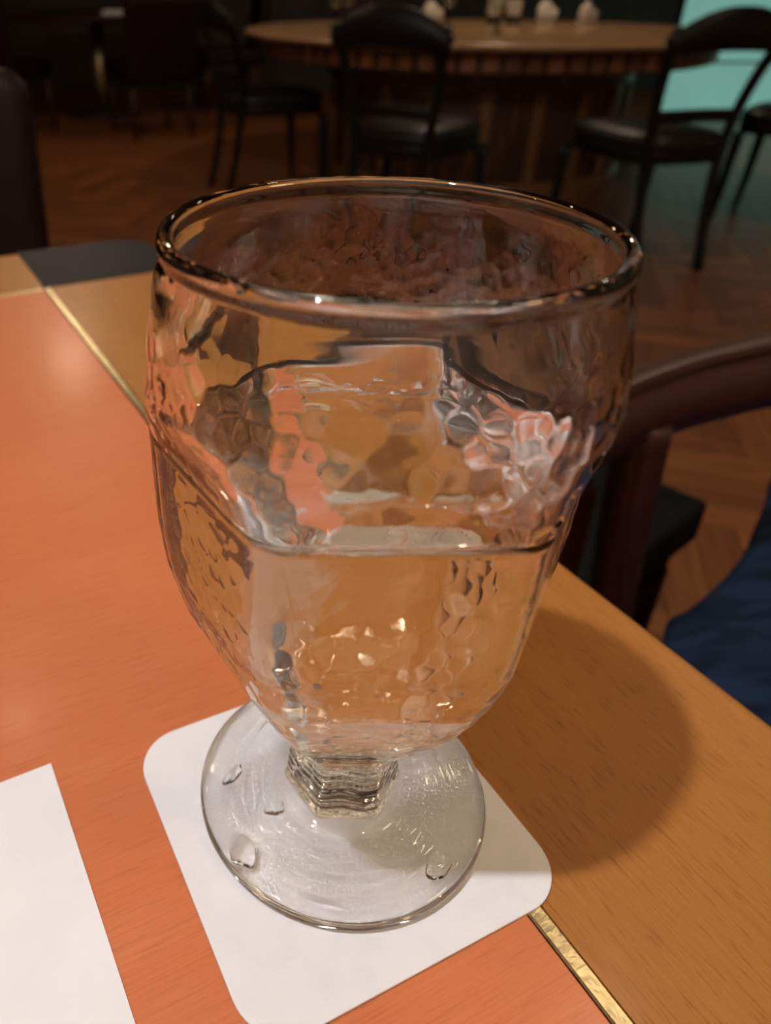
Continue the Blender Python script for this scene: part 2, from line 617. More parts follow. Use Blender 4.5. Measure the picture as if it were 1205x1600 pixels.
def edge_strip(name, x0, x1, y0, y1, side, mat):
    """border board with its outer edge rounded over"""
    r = 0.006
    prof = []
    w = (x1 - x0) if side in 'RL' else (y1 - y0)
    prof = [(0, -TH), (w - r, -TH)] + [(w - r + r * math.sin(a), -TH + r - r * math.cos(a)) for a in (0.4, 0.8, 1.2)] + \
           [(w, -TH + r), (w, -r)] + [(w - r + r * math.cos(a), -r + r * math.sin(a)) for a in (0.4, 0.8, 1.2)] + [(w - r, 0), (0, 0)]
    v, f = [], []
    m = len(prof)
    for e in (0, 1):
        for d, z in prof:
            if side == 'R':
                v.append((x0 + d, (y0, y1)[e], z))
            elif side == 'L':
                v.append((x1 - d, (y0, y1)[e], z))
            elif side == 'F':
                v.append(((x0, x1)[e], y0 + d, z))
            else:
                v.append(((x0, x1)[e], y1 - d, z))
    for i in range(m):
        j = (i + 1) % m
        f.append((i, j, m + j, m + i))
    f.append(tuple(range(m)))
    f.append(tuple(range(m, 2 * m)))
    c = ((x0 + x1) / 2, (y0 + y1) / 2, 0)
    v = [(a - c[0], b - c[1], z) for a, b, z in v]
    o = mesh_obj(name, v, f, mat, table, smooth=False, loc=c)
    import bmesh
    bm = bmesh.new()
    bm.from_mesh(o.data)
    bmesh.ops.recalc_face_normals(bm, faces=bm.faces)
    bm.to_mesh(o.data)
    bm.free()
    return o


edge_strip('border_board', BX1 + 0.0003, RX, NY1, BY1, 'R', M['border'])
edge_strip('border_board', LX1, BX0, BY1 + 0.0003, FY, 'F', M['border_far'])
edge_strip('border_board', LX, LX1 - 0.0003, NY1, BY1, 'L', M['border'])
edge_strip('border_board', LX1, BX1, NY, NY1 - 0.0003, 'N', M['border_far'])


def corner(x0, x1, y0, y1, qx, qy):
    rr = 0.03
    cx, cy = (x0 + x1) / 2, (y0 + y1) / 2
    hx, hy = (x1 - x0) / 2, (y1 - y0) / 2
    o = [(-hx * qx, -hy * qy), (hx * qx, -hy * qy)]
    arc = []
    for k in range(9):
        a = math.pi / 2 * k / 8
        arc.append(((hx - rr + rr * math.cos(a)) * qx, (hy - rr + rr * math.sin(a)) * qy))
    o += arc + [(-hx * qx, hy * qy)]
    if qx * qy < 0:
        o = o[::-1]
    v, f = slab_geo(o, -TH, 0.0006, 0.0012)
    b = mesh_obj('corner_block', v, f, M['black_block'], table, smooth=False, loc=(cx, cy, 0))
    b['label'] = 'black corner block'


corner(BX0, RX, BY1 + 0.0003, FY, 1, 1)
corner(LX, LX1, BY1 + 0.0003, FY, -1, 1)
corner(BX1, RX, NY, NY1 - 0.0003, 1, -1)
corner(LX, LX1, NY, NY1 - 0.0003, -1, -1)
tcx, tcy = (RX + LX) / 2, (FY + NY) / 2
v, f = box_geo(0.62, 0.62, 0.05, 0.004)
mesh_obj('under_frame', v, f, M['dark_base'], table, False, loc=(tcx, tcy, -TH - 0.025))
v, f = lathe_geo([(0, FZ + 0.03), (0.05, FZ + 0.03), (0.05, -0.15), (0.09, -0.084), (0, -0.084)], 24)
mesh_obj('pedestal', v, f, M['dark_base'], table, loc=(tcx, tcy, 0))
v, f = lathe_geo([(0, FZ), (0.27, FZ), (0.27, FZ + 0.012), (0.06, FZ + 0.03), (0, FZ + 0.03)], 40)
mesh_obj('foot_plate', v, f, M['dark_base'], table, loc=(tcx, tcy, 0))

# ------------------------------------------------------------------ coaster and paper
CT = 0.0012
coaster = empty('paper_coaster', (-0.002347, -0.006426, 0), 0.433515, 'square white card coaster with rounded corners under the goblet', 'coaster')
v, f = slab_geo(round_rect(0.092, 0.092, 0.0135, 12), 0.00002, CT, 0.0003, 2)
mesh_obj('card', v, f, M['card'], coaster, smooth=False)
# pressed outline just inside the edge: a shallow ridge
o1 = round_rect(0.0694, 0.0694, 0.007, 8)
path = [(x, y, CT) for x, y in o1]
P = np.array(path)
n_ = len(P)
e = np.roll(P, -1, 0) - np.roll(P, 1, 0)
nr = np.stack([e[:, 1], -e[:, 0], 0 * e[:, 0]], -1)
nr /= np.linalg.norm(nr, axis=1, keepdims=True)
vv = []
for off, h in ((-0.00022, -0.00002), (0, 0.00003), (0.00022, -0.00002)):
    vv += [tuple(p + q * off + np.array([0, 0, h])) for p, q in zip(P, nr)]
ff = []
for k in range(2):
    for i in range(n_):
        j = (i + 1) % n_
        ff.append((k * n_ + i, (k + 1) * n_ + i, (k + 1) * n_ + j, k * n_ + j))
mesh_obj('pressed_outline', vv, ff, M['card'], coaster)

pc = Vector((-0.0874, 0.0100, 0))
ax = Vector((0.4463, -0.8949, 0))     # long edge, towards the viewer
ay = Vector((-0.8949, -0.4463, 0))
pm = pc + ax * 0.1485 + ay * 0.105
# a sheet with a very slight wave
gx, gy = 40, 28
vv, ff = [], []
for s in (1, 0):
    for i in range(gx + 1):
        for j in range(gy + 1):
            a, b = (i / gx - 0.5) * 0.297, (j / gy - 0.5) * 0.210
            vv.append((a, b, 0.0001 + s * 0.00022 + 0.00012 * (1 + math.sin(i * 0.35 + j * 0.22))))
m1 = (gx + 1) * (gy + 1)
for i in range(gx):
    for j in range(gy):
        a = i * (gy + 1) + j
        ff.append((a, a + gy + 1, a + gy + 2, a + 1))
        ff.append((m1 + a, m1 + a + 1, m1 + a + gy + 2, m1 + a + gy + 1))
for i in range(gx):
    for j in (0, gy):
        a, b = i * (gy + 1) + j, (i + 1) * (gy + 1) + j
        ff.append((a, m1 + a, m1 + b, b) if j == 0 else (a, b, m1 + b, m1 + a))
for j in range(gy):
    for i in (0, gx):
        a, b = i * (gy + 1) + j, i * (gy + 1) + j + 1
        ff.append((a, b, m1 + b, m1 + a) if i == 0 else (a, m1 + a, m1 + b, b))
sheet = mesh_obj('paper_sheet', vv, ff, M['paper'], None, smooth=True, loc=(pm.x, pm.y, 0), rot=(0, 0, math.atan2(ax.y, ax.x)))
sharp(sheet, 1.0)
tag(sheet, 'plain white sheet of paper lying left of the coaster', 'paper')

# ------------------------------------------------------------------ the goblet
BIG = 90.0
# r, z, flat (distance of the six flats from the axis) in mm, from the foot's underside to the inside of the bowl
OUT = [(0.0, 3.4, BIG), (15, 3.2, BIG), (28, 2.6, BIG), (33, 1.6, BIG), (35.5, 1.25, BIG), (38.2, 1.5, BIG), (40.4, 2.3, BIG), (41.0, 3.6, BIG),
       (40.5, 5.0, BIG), (38.4, 6.1, BIG), (33, 6.7, BIG), (25, 7.4, BIG), (20.5, 8.3, 26), (17.6, 9.8, 15.3), (16.4, 12, 14.2), (15.6, 20, 13.6),
       (15.8, 28, 13.8), (18.0, 33.5, 15.8), (23.0, 41, 20.4), (29.7, 51, 26.3), (36.3, 62, 32.5), (42.0, 75, 37.9), (45.8, 88, 40.8),
       (47.4, 100, 41.9), (47.8, 110, 42.1), (47.9, 119, 42.2), (47.9, 124, 42.6), (47.9, 129, 43.8), (47.6, 134, 45.8), (47.1, 138.5, 49),
       (46.5, 145, 75), (45.4, 152, BIG), (44.3, 158, BIG), (43.6, 161, BIG), (43.3, 162.4, BIG), (43.5, 164.0, BIG), (43.1, 165.5, BIG), (42.1, 166.2, BIG)]
INN = [(41.0, 165.6, BIG), (40.4, 164.0, BIG), (40.5, 161.5, BIG), (41.2, 157, BIG), (42.4, 151, BIG), (43.3, 145, 70), (43.7, 139, 52), (43.9, 134, 43.6),
       (44.1, 129, 41.6), (44.2, 124, 40.0), (44.1, 119, 39.2), (44.0, 110, 39.0), (43.5, 100, 38.8), (41.8, 88, 37.6), (38.0, 75, 34.7),
       (32.4, 63, 29.7), (25.8, 54, 23.8), (18.5, 47, 17.6), (12, 43.5, BIG), (6, 42.2, BIG), (0.0, 41.8, BIG)]
allr = np.array(OUT + INN, float)
n_out = len(OUT)
dense = catmull(allr, (len(allr) - 1) * 30 + 1)
# flats must not overshoot where they switch off
dense[:, 2] = np.interp(np.linspace(0, len(allr) - 1, len(dense)), np.arange(len(allr)), allr[:, 2])
seg = np.r_[0, np.cumsum(np.hypot(np.diff(dense[:, 0]), np.diff(dense[:, 1])))]
row_param = np.linspace(0, len(allr) - 1, len(dense))
step = np.where(row_param < n_out + 2, 0.5, 1.0)
samples = [0.0]
while samples[-1] < seg[-1]:
    k = np.searchsorted(seg, samples[-1])
    st = step[min(k, len(step) - 1)]
    if row_param[min(k, len(row_param) - 1)] < 12.5:
        st = 0.3
    if 33.0 < row_param[min(k, len(row_param) - 1)] < n_out + 2:
        st = 0.25
    samples.append(samples[-1] + st)
samples = np.array(samples[:-1] + [seg[-1]])
RR = np.interp(samples, seg, dense[:, 0])
ZZ = np.interp(samples, seg, dense[:, 1])
AA = np.interp(samples, seg, dense[:, 2])
RP = np.interp(samples, seg, row_param)
NT = 540
th = np.linspace(0, 2 * np.pi, NT, endpoint=False)


def hexnorm(t, p=46.0):
    s = np.zeros_like(t)
    for k in range(6):
        c = np.clip(np.cos(t - math.radians(30 + 60 * k)), 0, None)
        s += c ** p
    return s ** (1 / p)


HN = hexnorm(th)


def smin(a, b, k):
    h = np.clip(0.5 + 0.5 * (b - a) / k, 0, 1)
    return b * (1 - h) + a * h - k * h * (1 - h)


def cells(u, v, size, jit=0.38, period=None, seed=1):
    """distance to nearest / second nearest jittered cell centre; u is periodic"""
    r = np.random.default_rng(seed)
    nu = int(round(period / size))
    su = period / nu
    sv = size * 0.9
    v0 = v.min() - 2 * sv
    nv = int((v.max() - v0) / sv) + 4
    jx = r.uniform(-jit, jit, (nv, nu))
    jy = r.uniform(-jit, jit, (nv, nu))
    iu = np.floor(u / su).astype(int)
    iv = np.floor((v - v0) / sv).astype(int)
    f1 = np.full(u.shape, 1e9)
    f2 = np.full(u.shape, 1e9)
    soft = np.zeros(u.shape)
    for dv in (-1, 0, 1):
        for du in (-2, -1, 0, 1, 2):
            kv = np.clip(iv + dv, 0, nv - 1)
            ku = iu + du
            w = ku % nu
            cx = (ku + 0.5 + jx[kv, w] + 0.5 * (kv % 2)) * su
            cy = v0 + (kv + 0.5 + jy[kv, w]) * sv
            d = np.hypot(u - cx, v - cy)
            soft += np.exp(-3.6 * (d / (0.57 * size)) ** 2)
            m = d < f1
            f2 = np.where(m, f1, np.minimum(f2, d))
            f1 = np.where(m, d, f1)
    return -np.log(soft + 1e-12) / 3.6, f2


# smooth body radius
TH2, _ = np.meshgrid(th, RR)
R2 = RR[:, None] * np.ones((1, NT))
hexr = AA[:, None] / HN[None, :]
kk = np.where(RP < n_out, 1.1, 3.0)[:, None]
body = np.where(RR[:, None] > 1.0, smin(R2, hexr, kk), R2)
disp = np.zeros_like(body)
Z2 = ZZ[:, None] * np.ones((1, NT))
outer = (RP >= 15) & (RP < n_out - 3)
up = np.interp(ZZ, [20, 30, 45, 60, 108, 117, 122, 127, 133, 144, 150, 156], [0.06, 0.12, 0.12, 0.11, 0.10, 0.04, 0.04, 0.09, 0.20, 0.18, 0.08, 0.0])
up = np.where(outer, up, 0.0)
u = TH2 * 47.0
f1, f2 = cells(u, Z2, 4.7, period=2 * np.pi * 47.0, seed=3)
f1b, f2b = cells(u, Z2, 3.4, period=2 * np.pi * 47.0, seed=9)
bump = -np.minimum(f1, 1.6)
bumpb = -np.minimum(f1b, 1.6) * 0.45
low = np.interp(ZZ, [100, 125], [1.0, 0.0])[:, None]
disp += up[:, None] * (bump + (1 - low) * 0.25 * bumpb)
# broad waviness of the flats and horizontal ripples near the bottom and on the stem
wave = np.sin(TH2 * 5 + Z2 * 0.10) * np.sin(Z2 * 0.17 + TH2 * 3) + 0.6 * np.sin(TH2 * 11 - Z2 * 0.23)
disp += np.where(outer, np.interp(ZZ, [22, 40, 110, 120, 128], [0.04, 0.06, 0.06, 0.03, 0.0]), 0)[:, None] * wave
rip = np.sin(Z2 * 2.4 + 1.2 * np.sin(TH2 * 4) + 0.8 * np.sin(TH2 * 9 + 1))
disp += np.where((RP > 12.5) & (RP < 22), np.interp(ZZ, [8, 11, 30, 44], [0.0, 0.09, 0.09, 0.0]), 0)[:, None] * rip
# inside: soft waviness
disp += np.where((RP > n_out + 3) & (RP < len(allr) - 4), 0.04, 0)[:, None] * np.sin(TH2 * 7 + Z2 * 0.2) * np.sin(Z2 * 0.3 + TH2 * 2)
RAD = np.maximum(body + np.where(RR[:, None] > 1.0, disp, 0), 0)
ZD = Z2.copy()
# concentric rings on the foot's top and underside
ft = (RP > 8.5) & (RP < 12.5)
fr = np.interp(RR, [18, 21, 36, 38.0], [0.0, 0.11, 0.11, 0.0])
ring = np.sin(R2 * 2.1 + 0.8 * np.sin(TH2 * 3) + 0.5 * np.sin(TH2 * 8 + 1) + 0.3 * np.sin(TH2 * 19 + R2)) + 0.3 * np.sin(R2 * 3.9 + 2 * np.sin(TH2 * 5))
ZD += np.where(ft, fr, 0)[:, None] * ring
fb = RP < 3.0
f1c, _ = cells(TH2 * 20, R2, 3.2, period=2 * np.pi * 20, seed=5)
ZD += np.where(fb, np.interp(RR, [0, 3, 31, 33], [0, 0.03, 0.03, 0.0]), 0)[:, None] * (0.5 * ring + 0.25 * np.sin(TH2 * 23 + R2 * 0.9) * np.sin(R2 * 2.3 + 2 * np.sin(TH2 * 3)))
XX = RAD * np.cos(TH2) * 0.001
YY = RAD * np.sin(TH2) * 0.001
GV = np.stack([XX, YY, ZD * 0.001], -1)            # rows x NT x 3
nrow = len(RR)
# analytic-like vertex normals from the grid
dth = np.roll(GV, -1, 1) - np.roll(GV, 1, 1)
ds = np.gradient(GV, axis=0)
NV = np.cross(dth, ds)
ln = np.linalg.norm(NV, axis=2, keepdims=True)
NV = NV / np.maximum(ln, 1e-15)
NV[0] = (0, 0, -1)
NV[-1] = (0, 0, 1)

goblet = empty('glass_goblet', (0, 0, CT), 0, 'clear textured glass goblet with six-sided bowl holding water on coaster', 'goblet')


def glass_shell(name, i0, i1, parent):
    vs = GV[i0:i1 + 1].reshape(-1, 3) - np.array([0, 0, CT])
    ns = NV[i0:i1 + 1].reshape(-1, 3)
    k = i1 - i0
    a = (np.arange(k)[:, None] * NT + np.arange(NT)[None, :])
    b = (np.arange(k)[:, None] * NT + (np.arange(NT)[None, :] + 1) % NT)
    fs = np.stack([a, b, b + NT, a + NT], -1).reshape(-1, 4)
    me = bpy.data.meshes.new(name)
    me.vertices.add(len(vs))
    me.vertices.foreach_set('co', vs.ravel())
    me.loops.add(len(fs) * 4)
    me.loops.foreach_set('vertex_index', fs.ravel())
    me.polygons.add(len(fs))
    me.polygons.foreach_set('loop_start', np.arange(len(fs)) * 4)
    me.polygons.foreach_set('use_smooth', np.ones(len(fs), dtype=bool))
    me.update(calc_edges=True)
    me.normals_split_custom_set_from_vertices(ns.tolist())
    me.materials.append(M['glass'])
    o = bpy.data.objects.new(name, me)
    C.objects.link(o)
    o.parent = parent
    return o


def row_at(p):
    return int(np.searchsorted(RP, p))


i_foot, i_stem, i_rim0, i_rim1 = row_at(12.6), row_at(17.0), row_at(32.6), row_at(n_out + 2.5)
glass_shell('foot', 0, i_foot, goblet)
glass_shell('stem', i_foot, i_stem, goblet)
glass_shell('bowl', i_stem, i_rim0, goblet)
glass_shell('rim', i_rim0, i_rim1, goblet)
lin = glass_shell('bowl_lining', i_rim1, nrow - 1, goblet)

# the water, reaching the shoulder of the bowl
WL = 121.0
iw = [k for k in range(i_rim1, nrow) if ZZ[k] < WL - 0.4]
ring_r = []
OFF = 0.35
wrows = []
k0 = iw[0]
wt = RAD[k0] + OFF
for fr_ in (0.0, 0.25, 0.5, 0.75, 0.9, 0.955, 0.975, 0.985):
    z = WL + 0.05 * fr_ ** 4 + (0.9 * max(0, (fr_ - 0.9) / 0.1) ** 2)
    wrows.append((wt * fr_, z))
wrows.append((wt, WL + 1.1))
vs = []
for r_, z in wrows:
    vs.append(np.stack([r_ * np.cos(th), r_ * np.sin(th), np.full(NT, z)], -1))
for k in iw[::2]:
    nn = NV[k]
    p = GV[k] * 1000 - nn * OFF
    vs.append(p)
last = np.zeros((NT, 3))
last[:, 2] = GV[-1, 0, 2] * 1000 - OFF
vs.append(last)
W = np.array(vs) * 0.001 - np.array([0, 0, 0.0])
kW = len(W) - 1
a = (np.arange(kW)[:, None] * NT + np.arange(NT)[None, :])
b = (np.arange(kW)[:, None] * NT + (np.arange(NT)[None, :] + 1) % NT)
fs = np.stack([a, a + NT, b + NT, b], -1).reshape(-1, 4)
water = mesh_obj('water', W.reshape(-1, 3), fs, M['water'], None, True)
tag(water, 'still clear drinking water filling the goblet up to its shoulder', 'water')

# droplets on the foot
for (px, py, sx, sy, rz, lab) in (
        (-31.4, 1.1, 4.0, 1.8, 1.0, 'water droplet on the far left of the goblet foot'),
        (-28.3, -22.5, 4.6, 3.2, 1.9, 'large water droplet at the front left of the goblet foot'),
        (-19.5, -10.6, 3.0, 2.0, 0.5, 'small star-shaped water droplet left of the goblet stem'),
        (23.0, -26.0, 4.2, 3.3, 0.7, 'water droplet at the front right of the goblet foot')):
    rr = math.hypot(px, py)
    zt = np.interp(rr, [20.5, 25, 33, 38.4], [8.3, 7.4, 6.7, 6.1])
    prof = [(math.sin(q * math.pi / 24), math.cos(q * math.pi / 24)) for q in range(13)] + [(0.97, -0.25), (0, -0.25)]
    v, f = lathe_geo(prof[::-1], 48)
    v = [(x * sx * (1 + 0.18 * math.sin(3 * math.atan2(y, x) + px)), y * sy * (1 + 0.15 * math.cos(2 * math.atan2(y, x) + py)), z * 0.8) for x, y, z in v]
    v = [(x * 0.001, y * 0.001, z * 0.001) for x, y, z in v]
    d = mesh_obj('water_droplet', v, f, M['water'], None, True, loc=(px * 0.001, py * 0.001, zt * 0.001), rot=(0, 0, rz))
    tag(d, lab, 'droplet', 'droplets on the goblet foot')

rd = mesh_obj('water_droplet', *lathe_geo([(0.0011 * math.sin(q * math.pi / 16), -0.0013 * math.cos(q * math.pi / 16)) for q in range(17)], 32), M['water'], None, True,
              loc=(-0.0268, -0.0322, 0.1652))
tag(rd, 'tiny water droplet clinging to the front left of the goblet rim', 'droplet')

# ------------------------------------------------------------------ black balloon-back chairs
def make_chair(loc, face, label, group, wood_mat, seat_mat, H=0.862):
    """origin on the floor between the rear feet; faces local +y"""
    t = empty('dining_chair', loc, math.atan2(face[1], face[0]) - math.pi / 2, label, 'chair', group)
    # rear posts run from the foot through the seat up to the crest
    for s in (-1, 1):
        pts = catmull([(s * 0.135, -0.02, 0), (s * 0.14, 0.03, 0.22), (s * 0.15, 0.05, 0.44), (s * 0.175, 0.03, 0.62), (s * 0.205, -0.03, 0.80)], 20)
        v, f = sweep_geo(pts, ellipse(0.019, 0.017, 10), (0, 1, 0))
        mesh_obj('leg', v, f, wood_mat, t)
        pts = catmull([(s * 0.20, 0.475, 0), (s * 0.205, 0.465, 0.15), (s * 0.20, 0.455, 0.38)], 12)
        v, f = sweep_geo(pts, ellipse(0.020, 0.020, 10), (0, 1, 0), np.linspace(0.65, 1.1, 12))
        mesh_obj('leg', v, f, wood_mat, t)
    # crest: a wide arched rail
    xs = np.linspace(-0.225, 0.225, 31)
    top = H - 0.085 * np.abs(xs / 0.225) ** 2.4
    bot = H - 0.138 + 0.012 * np.cos(xs / 0.225 * math.pi / 2)
    bot = np.minimum(bot, top - 0.006)
    bot[0] = top[0] - 0.02
    bot[-1] = top[-1] - 0.02
    vv, ff = [], []
    for x, a, b in zip(xs, top, bot):
        yb = -0.055 + 0.035 * (x / 0.225) ** 2
        for dy, z in ((-0.012, b + 0.004), (-0.015, (a + b) / 2), (-0.011, a - 0.004), (0, a), (0.011, a - 0.004), (0.015, (a + b) / 2), (0.012, b + 0.004), (0, b)):
            vv.append((x, yb + dy, z))
    m = 8
    for k in range(len(xs) - 1):
        for i in range(m):
            j = (i + 1) % m
            ff.append((k * m + i, k * m + j, (k + 1) * m + j, (k + 1) * m + i))
    ff.append(tuple(reversed(range(m))))
    ff.append(tuple(range((len(xs) - 1) * m, len(xs) * m)))
    mesh_obj('crest_rail', vv, ff, wood_mat, t)
    # lower back rail
    pts = catmull([(-0.155, 0.045, 0.53), (0, 0.025, 0.535), (0.155, 0.045, 0.53)], 14)
    v, f = sweep_geo(pts, ellipse(0.011, 0.022, 10))
    mesh_obj('back_rail', v, f, wood_mat, t)
    # seat frame and cushion
    def seat_outline(g):
        o = []
        for k in range(44):
            a = 2 * math.pi * k / 44
            c_, s_ = math.cos(a), math.sin(a)
            x = np.sign(c_) * abs(c_) ** 0.55
            y = np.sign(s_) * abs(s_) ** 0.55
            w = 0.185 + 0.04 * (y + 1) / 2
            o.append((x * (w + g), 0.255 + y * (0.235 + g)))
        return o
    v, f = slab_geo(seat_outline(0.0), 0.375, 0.425, 0.008)
    mesh_obj('seat_frame', v, f, wood_mat, t)
    O = np.array(seat_outline(0.004))
    c = O.mean(0)
    vv, ff = [], []
    for sc_, z in ((0.97, 0.424), (1.0, 0.437), (0.985, 0.455), (0.90, 0.470), (0.65, 0.480), (0.3, 0.484)):
        vv += [(*(c + (p - c) * sc_), z) for p in O]
    m = len(O)
    for k in range(5):
        for i in range(m):
            j = (i + 1) % m
            ff.append((k * m + i, k * m + j, (k + 1) * m + j, (k + 1) * m + i))
    ff.append(tuple(range(5 * m, 6 * m)))
    ff.append(tuple(reversed(range(m))))
    mesh_obj('seat', vv, ff, seat_mat, t)
    return t


CHG = 'black dining chairs around the round table'
BL, LE = M['black_lacquer'], M['black_leather']
make_chair((1.495, 2.72, FZ), (-0.226, 0.974), 'black open-back dining chair at the right, against the teal panel', CHG, BL, LE)
make_chair((0.44, 2.86, FZ), (0.57, 0.82), 'black open-back dining chair in the middle, directly behind the goblet', CHG, BL, LE)
make_chair((-0.19, 4.02, FZ), (0.93, 0.36), 'black dining chair at the left end of the round table', CHG, BL, LE)
make_chair((2.50, 3.25, FZ), (-0.73, 0.68), 'black dining chair cut by the right edge of the photo', CHG, BL, LE)

# ------------------------------------------------------------------ big round table with glassware
RT = (1.15, 4.50)
rt = empty('round_table', (RT[0], RT[1], FZ), 0, 'large round oak-topped table with blocked apron and panelled drum base', 'table')
h = -FZ
v, f = lathe_geo([(0, h - 0.035), (1.19, h - 0.035), (1.222, h - 0.028), (1.232, h - 0.014), (1.224, h - 0.003), (1.205, h), (0, h)], 128)
sharp(mesh_obj('table_top', v, f, M['bar_top'], rt), 0.9)
v, f = lathe_geo([(1.06, h - 0.122), (1.105, h - 0.122), (1.108, h - 0.035), (1.06, h - 0.035)], 128)
sharp(mesh_obj('apron', v, f, M['bar_wood'], rt), 0.9)
bv, bf = box_geo(0.064, 0.03, 0.070, 0.005)
bme = bpy.data.meshes.new('apron_block')
bme.from_pydata(bv, [], bf)
bme.materials.append(M['tile'])
NB = 80
for k in range(NB):
    a = 2 * math.pi * (k + 0.5) / NB
    if not (math.pi * 0.98 < a < math.pi * 2.02):
        continue
    same_mesh('apron_block', bme, rt, (1.114 * math.cos(a), 1.114 * math.sin(a), h - 0.080), (0, 0, a + math.pi / 2))
v, f = lathe_geo([(0, 0), (0.76, 0), (0.76, h - 0.035), (0, h - 0.035)], 96)
sharp(mesh_obj('drum', v, f, M['bar_wood'], rt), 0.9)
v, f = lathe_geo([(0.75, 0), (0.80, 0), (0.80, 0.085), (0.78, 0.10), (0.75, 0.10)], 96)
sharp(mesh_obj('plinth', v, f, M['bar_pilaster'], rt), 0.9)
v, f = lathe_geo([(0.75, h - 0.22), (0.785, h - 0.21), (0.785, h - 0.15), (0.75, h - 0.14)], 96)
sharp(mesh_obj('frieze', v, f, M['bar_wood'], rt), 0.9)
sv, sf = box_geo(0.055, 0.03, h - 0.32, 0.004)
sme = bpy.data.meshes.new('pilaster')
sme.from_pydata(sv, [], sf)
sme.materials.append(M['bar_pilaster'])
for deg in range(180, 361, 1):
    if (deg - 279) % 18:
        continue
    a = math.radians(deg)
    same_mesh('pilaster', sme, rt, (0.768 * math.cos(a), 0.768 * math.sin(a), 0.10 + (h - 0.32) / 2), (0, 0, a + math.pi / 2))


def stem_glass(x, y, label, H=0.19, R=0.036, mat=None):
    t = empty('wine_glass', (x, y, 0), 0, label, 'glass', 'glasses on the round table')
    v, f = lathe_geo([(0, 0), (R, 0), (R, 0.0025), (0.006, 0.008), (0.004, H * 0.45), (0, H * 0.45)], 28)
    mesh_obj('stem', v, f, M['thin_glass'], t)
    z0 = H * 0.45
    v, f = lathe_geo([(0, z0), (R * 0.5, z0 + H * 0.06), (R * 0.95, z0 + H * 0.22), (R, z0 + H * 0.36), (R * 0.86, H), (R * 0.83, H),
                      (R * 0.96, z0 + H * 0.36), (R * 0.91, z0 + H * 0.22), (R * 0.46, z0 + H * 0.075), (0, z0 + H * 0.02)], 28)
    mesh_obj('bowl', v, f, M['thin_glass'], t)


stem_glass(0.40, 4.60, 'leftmost glass on the round table, left of the middle chair')
stem_glass(0.48, 4.74, 'glass just behind the leftmost glass on the round table')
stem_glass(1.02, 4.72, 'glass on the round table just right of the middle chair')
stem_glass(1.10, 4.02, 'glass nearest the front edge of the round table', 0.17)


def folded_napkin(x, y, rz, label, w=0.10, hh=0.12):
    t = empty('folded_napkin', (x, y, 0), rz, label, 'napkin', 'cream napkins on the round table')
    vv, ff = [], []
    for k in range(9):
        u_ = k / 8
        for (s, zz) in ((-1, 0), (-0.45, hh * 0.55), (0, hh * (0.8 + 0.2 * math.sin(u_ * 5))), (0.45, hh * 0.55), (1, 0)):
            vv.append(((u_ - 0.5) * w + 0.008 * math.sin(zz * 60 + u_ * 4), s * 0.032 * (1 + 0.2 * math.sin(u_ * 7)), zz))
    for k in range(8):
        for i in range(4):
            a = k * 5 + i
            ff.append((a, a + 5, a + 6, a + 1))
        ff.append((k * 5, k * 5 + 4, k * 5 + 9, k * 5 + 5))
    ff.append((0, 1, 2, 3, 4))
    ff.append((40, 44, 43, 42, 41))
    mesh_obj('fold', vv, ff, M['linen'], t)
    v, f = lathe_geo([(0.024, 0.03), (0.027, 0.03), (0.027, 0.045), (0.024, 0.045)], 18)
    v = [(x_ * 1.9, y_ * 1.25, z_) for x_, y_, z_ in v]
    mesh_obj('napkin_ring', v, f, M['linen'], t)


folded_napkin(1.00, 5.05, 0.3, 'cream folded napkin on the round table behind the middle chair')
folded_napkin(1.66, 5.05, -0.2, 'cream folded napkin at the far side of the round table')
folded_napkin(1.84, 4.90, 0.5, 'cream folded napkin nearest the teal panel')
folded_napkin(0.62, 4.85, 0.9, 'cream folded napkin at the left of the round table', 0.09, 0.1)


def bottle(x, y, label, H=0.26, R=0.036):
    t = empty('bottle', (x, y, 0), 0, label, 'bottle', 'dark bottles on the round table')
    v, f = lathe_geo([(0, 0), (R, 0), (R, H * 0.6), (R * 0.9, H * 0.68), (R * 0.42, H * 0.8), (R * 0.4, H), (0, H)], 28)
    mesh_obj('body', v, f, M['bottle'], t)
    v, f = lathe_geo([(R * 1.012, H * 0.18), (R * 1.02, H * 0.2), (R * 1.02, H * 0.5), (R * 1.012, H * 0.52)], 28)
    mesh_obj('paper_band', v, f, M['linen'], t)


bottle(1.30, 4.85, 'dark bottle standing left of the other on the round table')
bottle(1.44, 4.95, 'dark bottle standing right of the other on the round table', 0.24, 0.04)

# ------------------------------------------------------------------ backlit teal glass panel on the right
tp = empty('glass_screen', (4.30, 6.55, FZ), 0, 'backlit teal glass screen behind the right-hand chairs', 'screen')
for k, (z0, z1) in enumerate(((0.012, 0.392), (0.408, 0.98))):
    v, f = box_geo(2.3, 0.03, z1 - z0, 0.004)
    mesh_obj('pane', v, f, M['teal'], tp, False, loc=(0, 0, (z0 + z1) / 2))
for x in (-1.165, 1.165):
    v, f = box_geo(0.03, 0.05, 0.996, 0.004)
    mesh_obj('frame_post', v, f, M['dark_metal'], tp, False, loc=(x, 0, 0.498))
for z in (0.006, 0.40, 0.988):
    v, f = box_geo(2.3, 0.045, 0.016, 0.002)
    mesh_obj('frame_bar', v, f, M['dark_metal'], tp, False, loc=(0, 0, z))

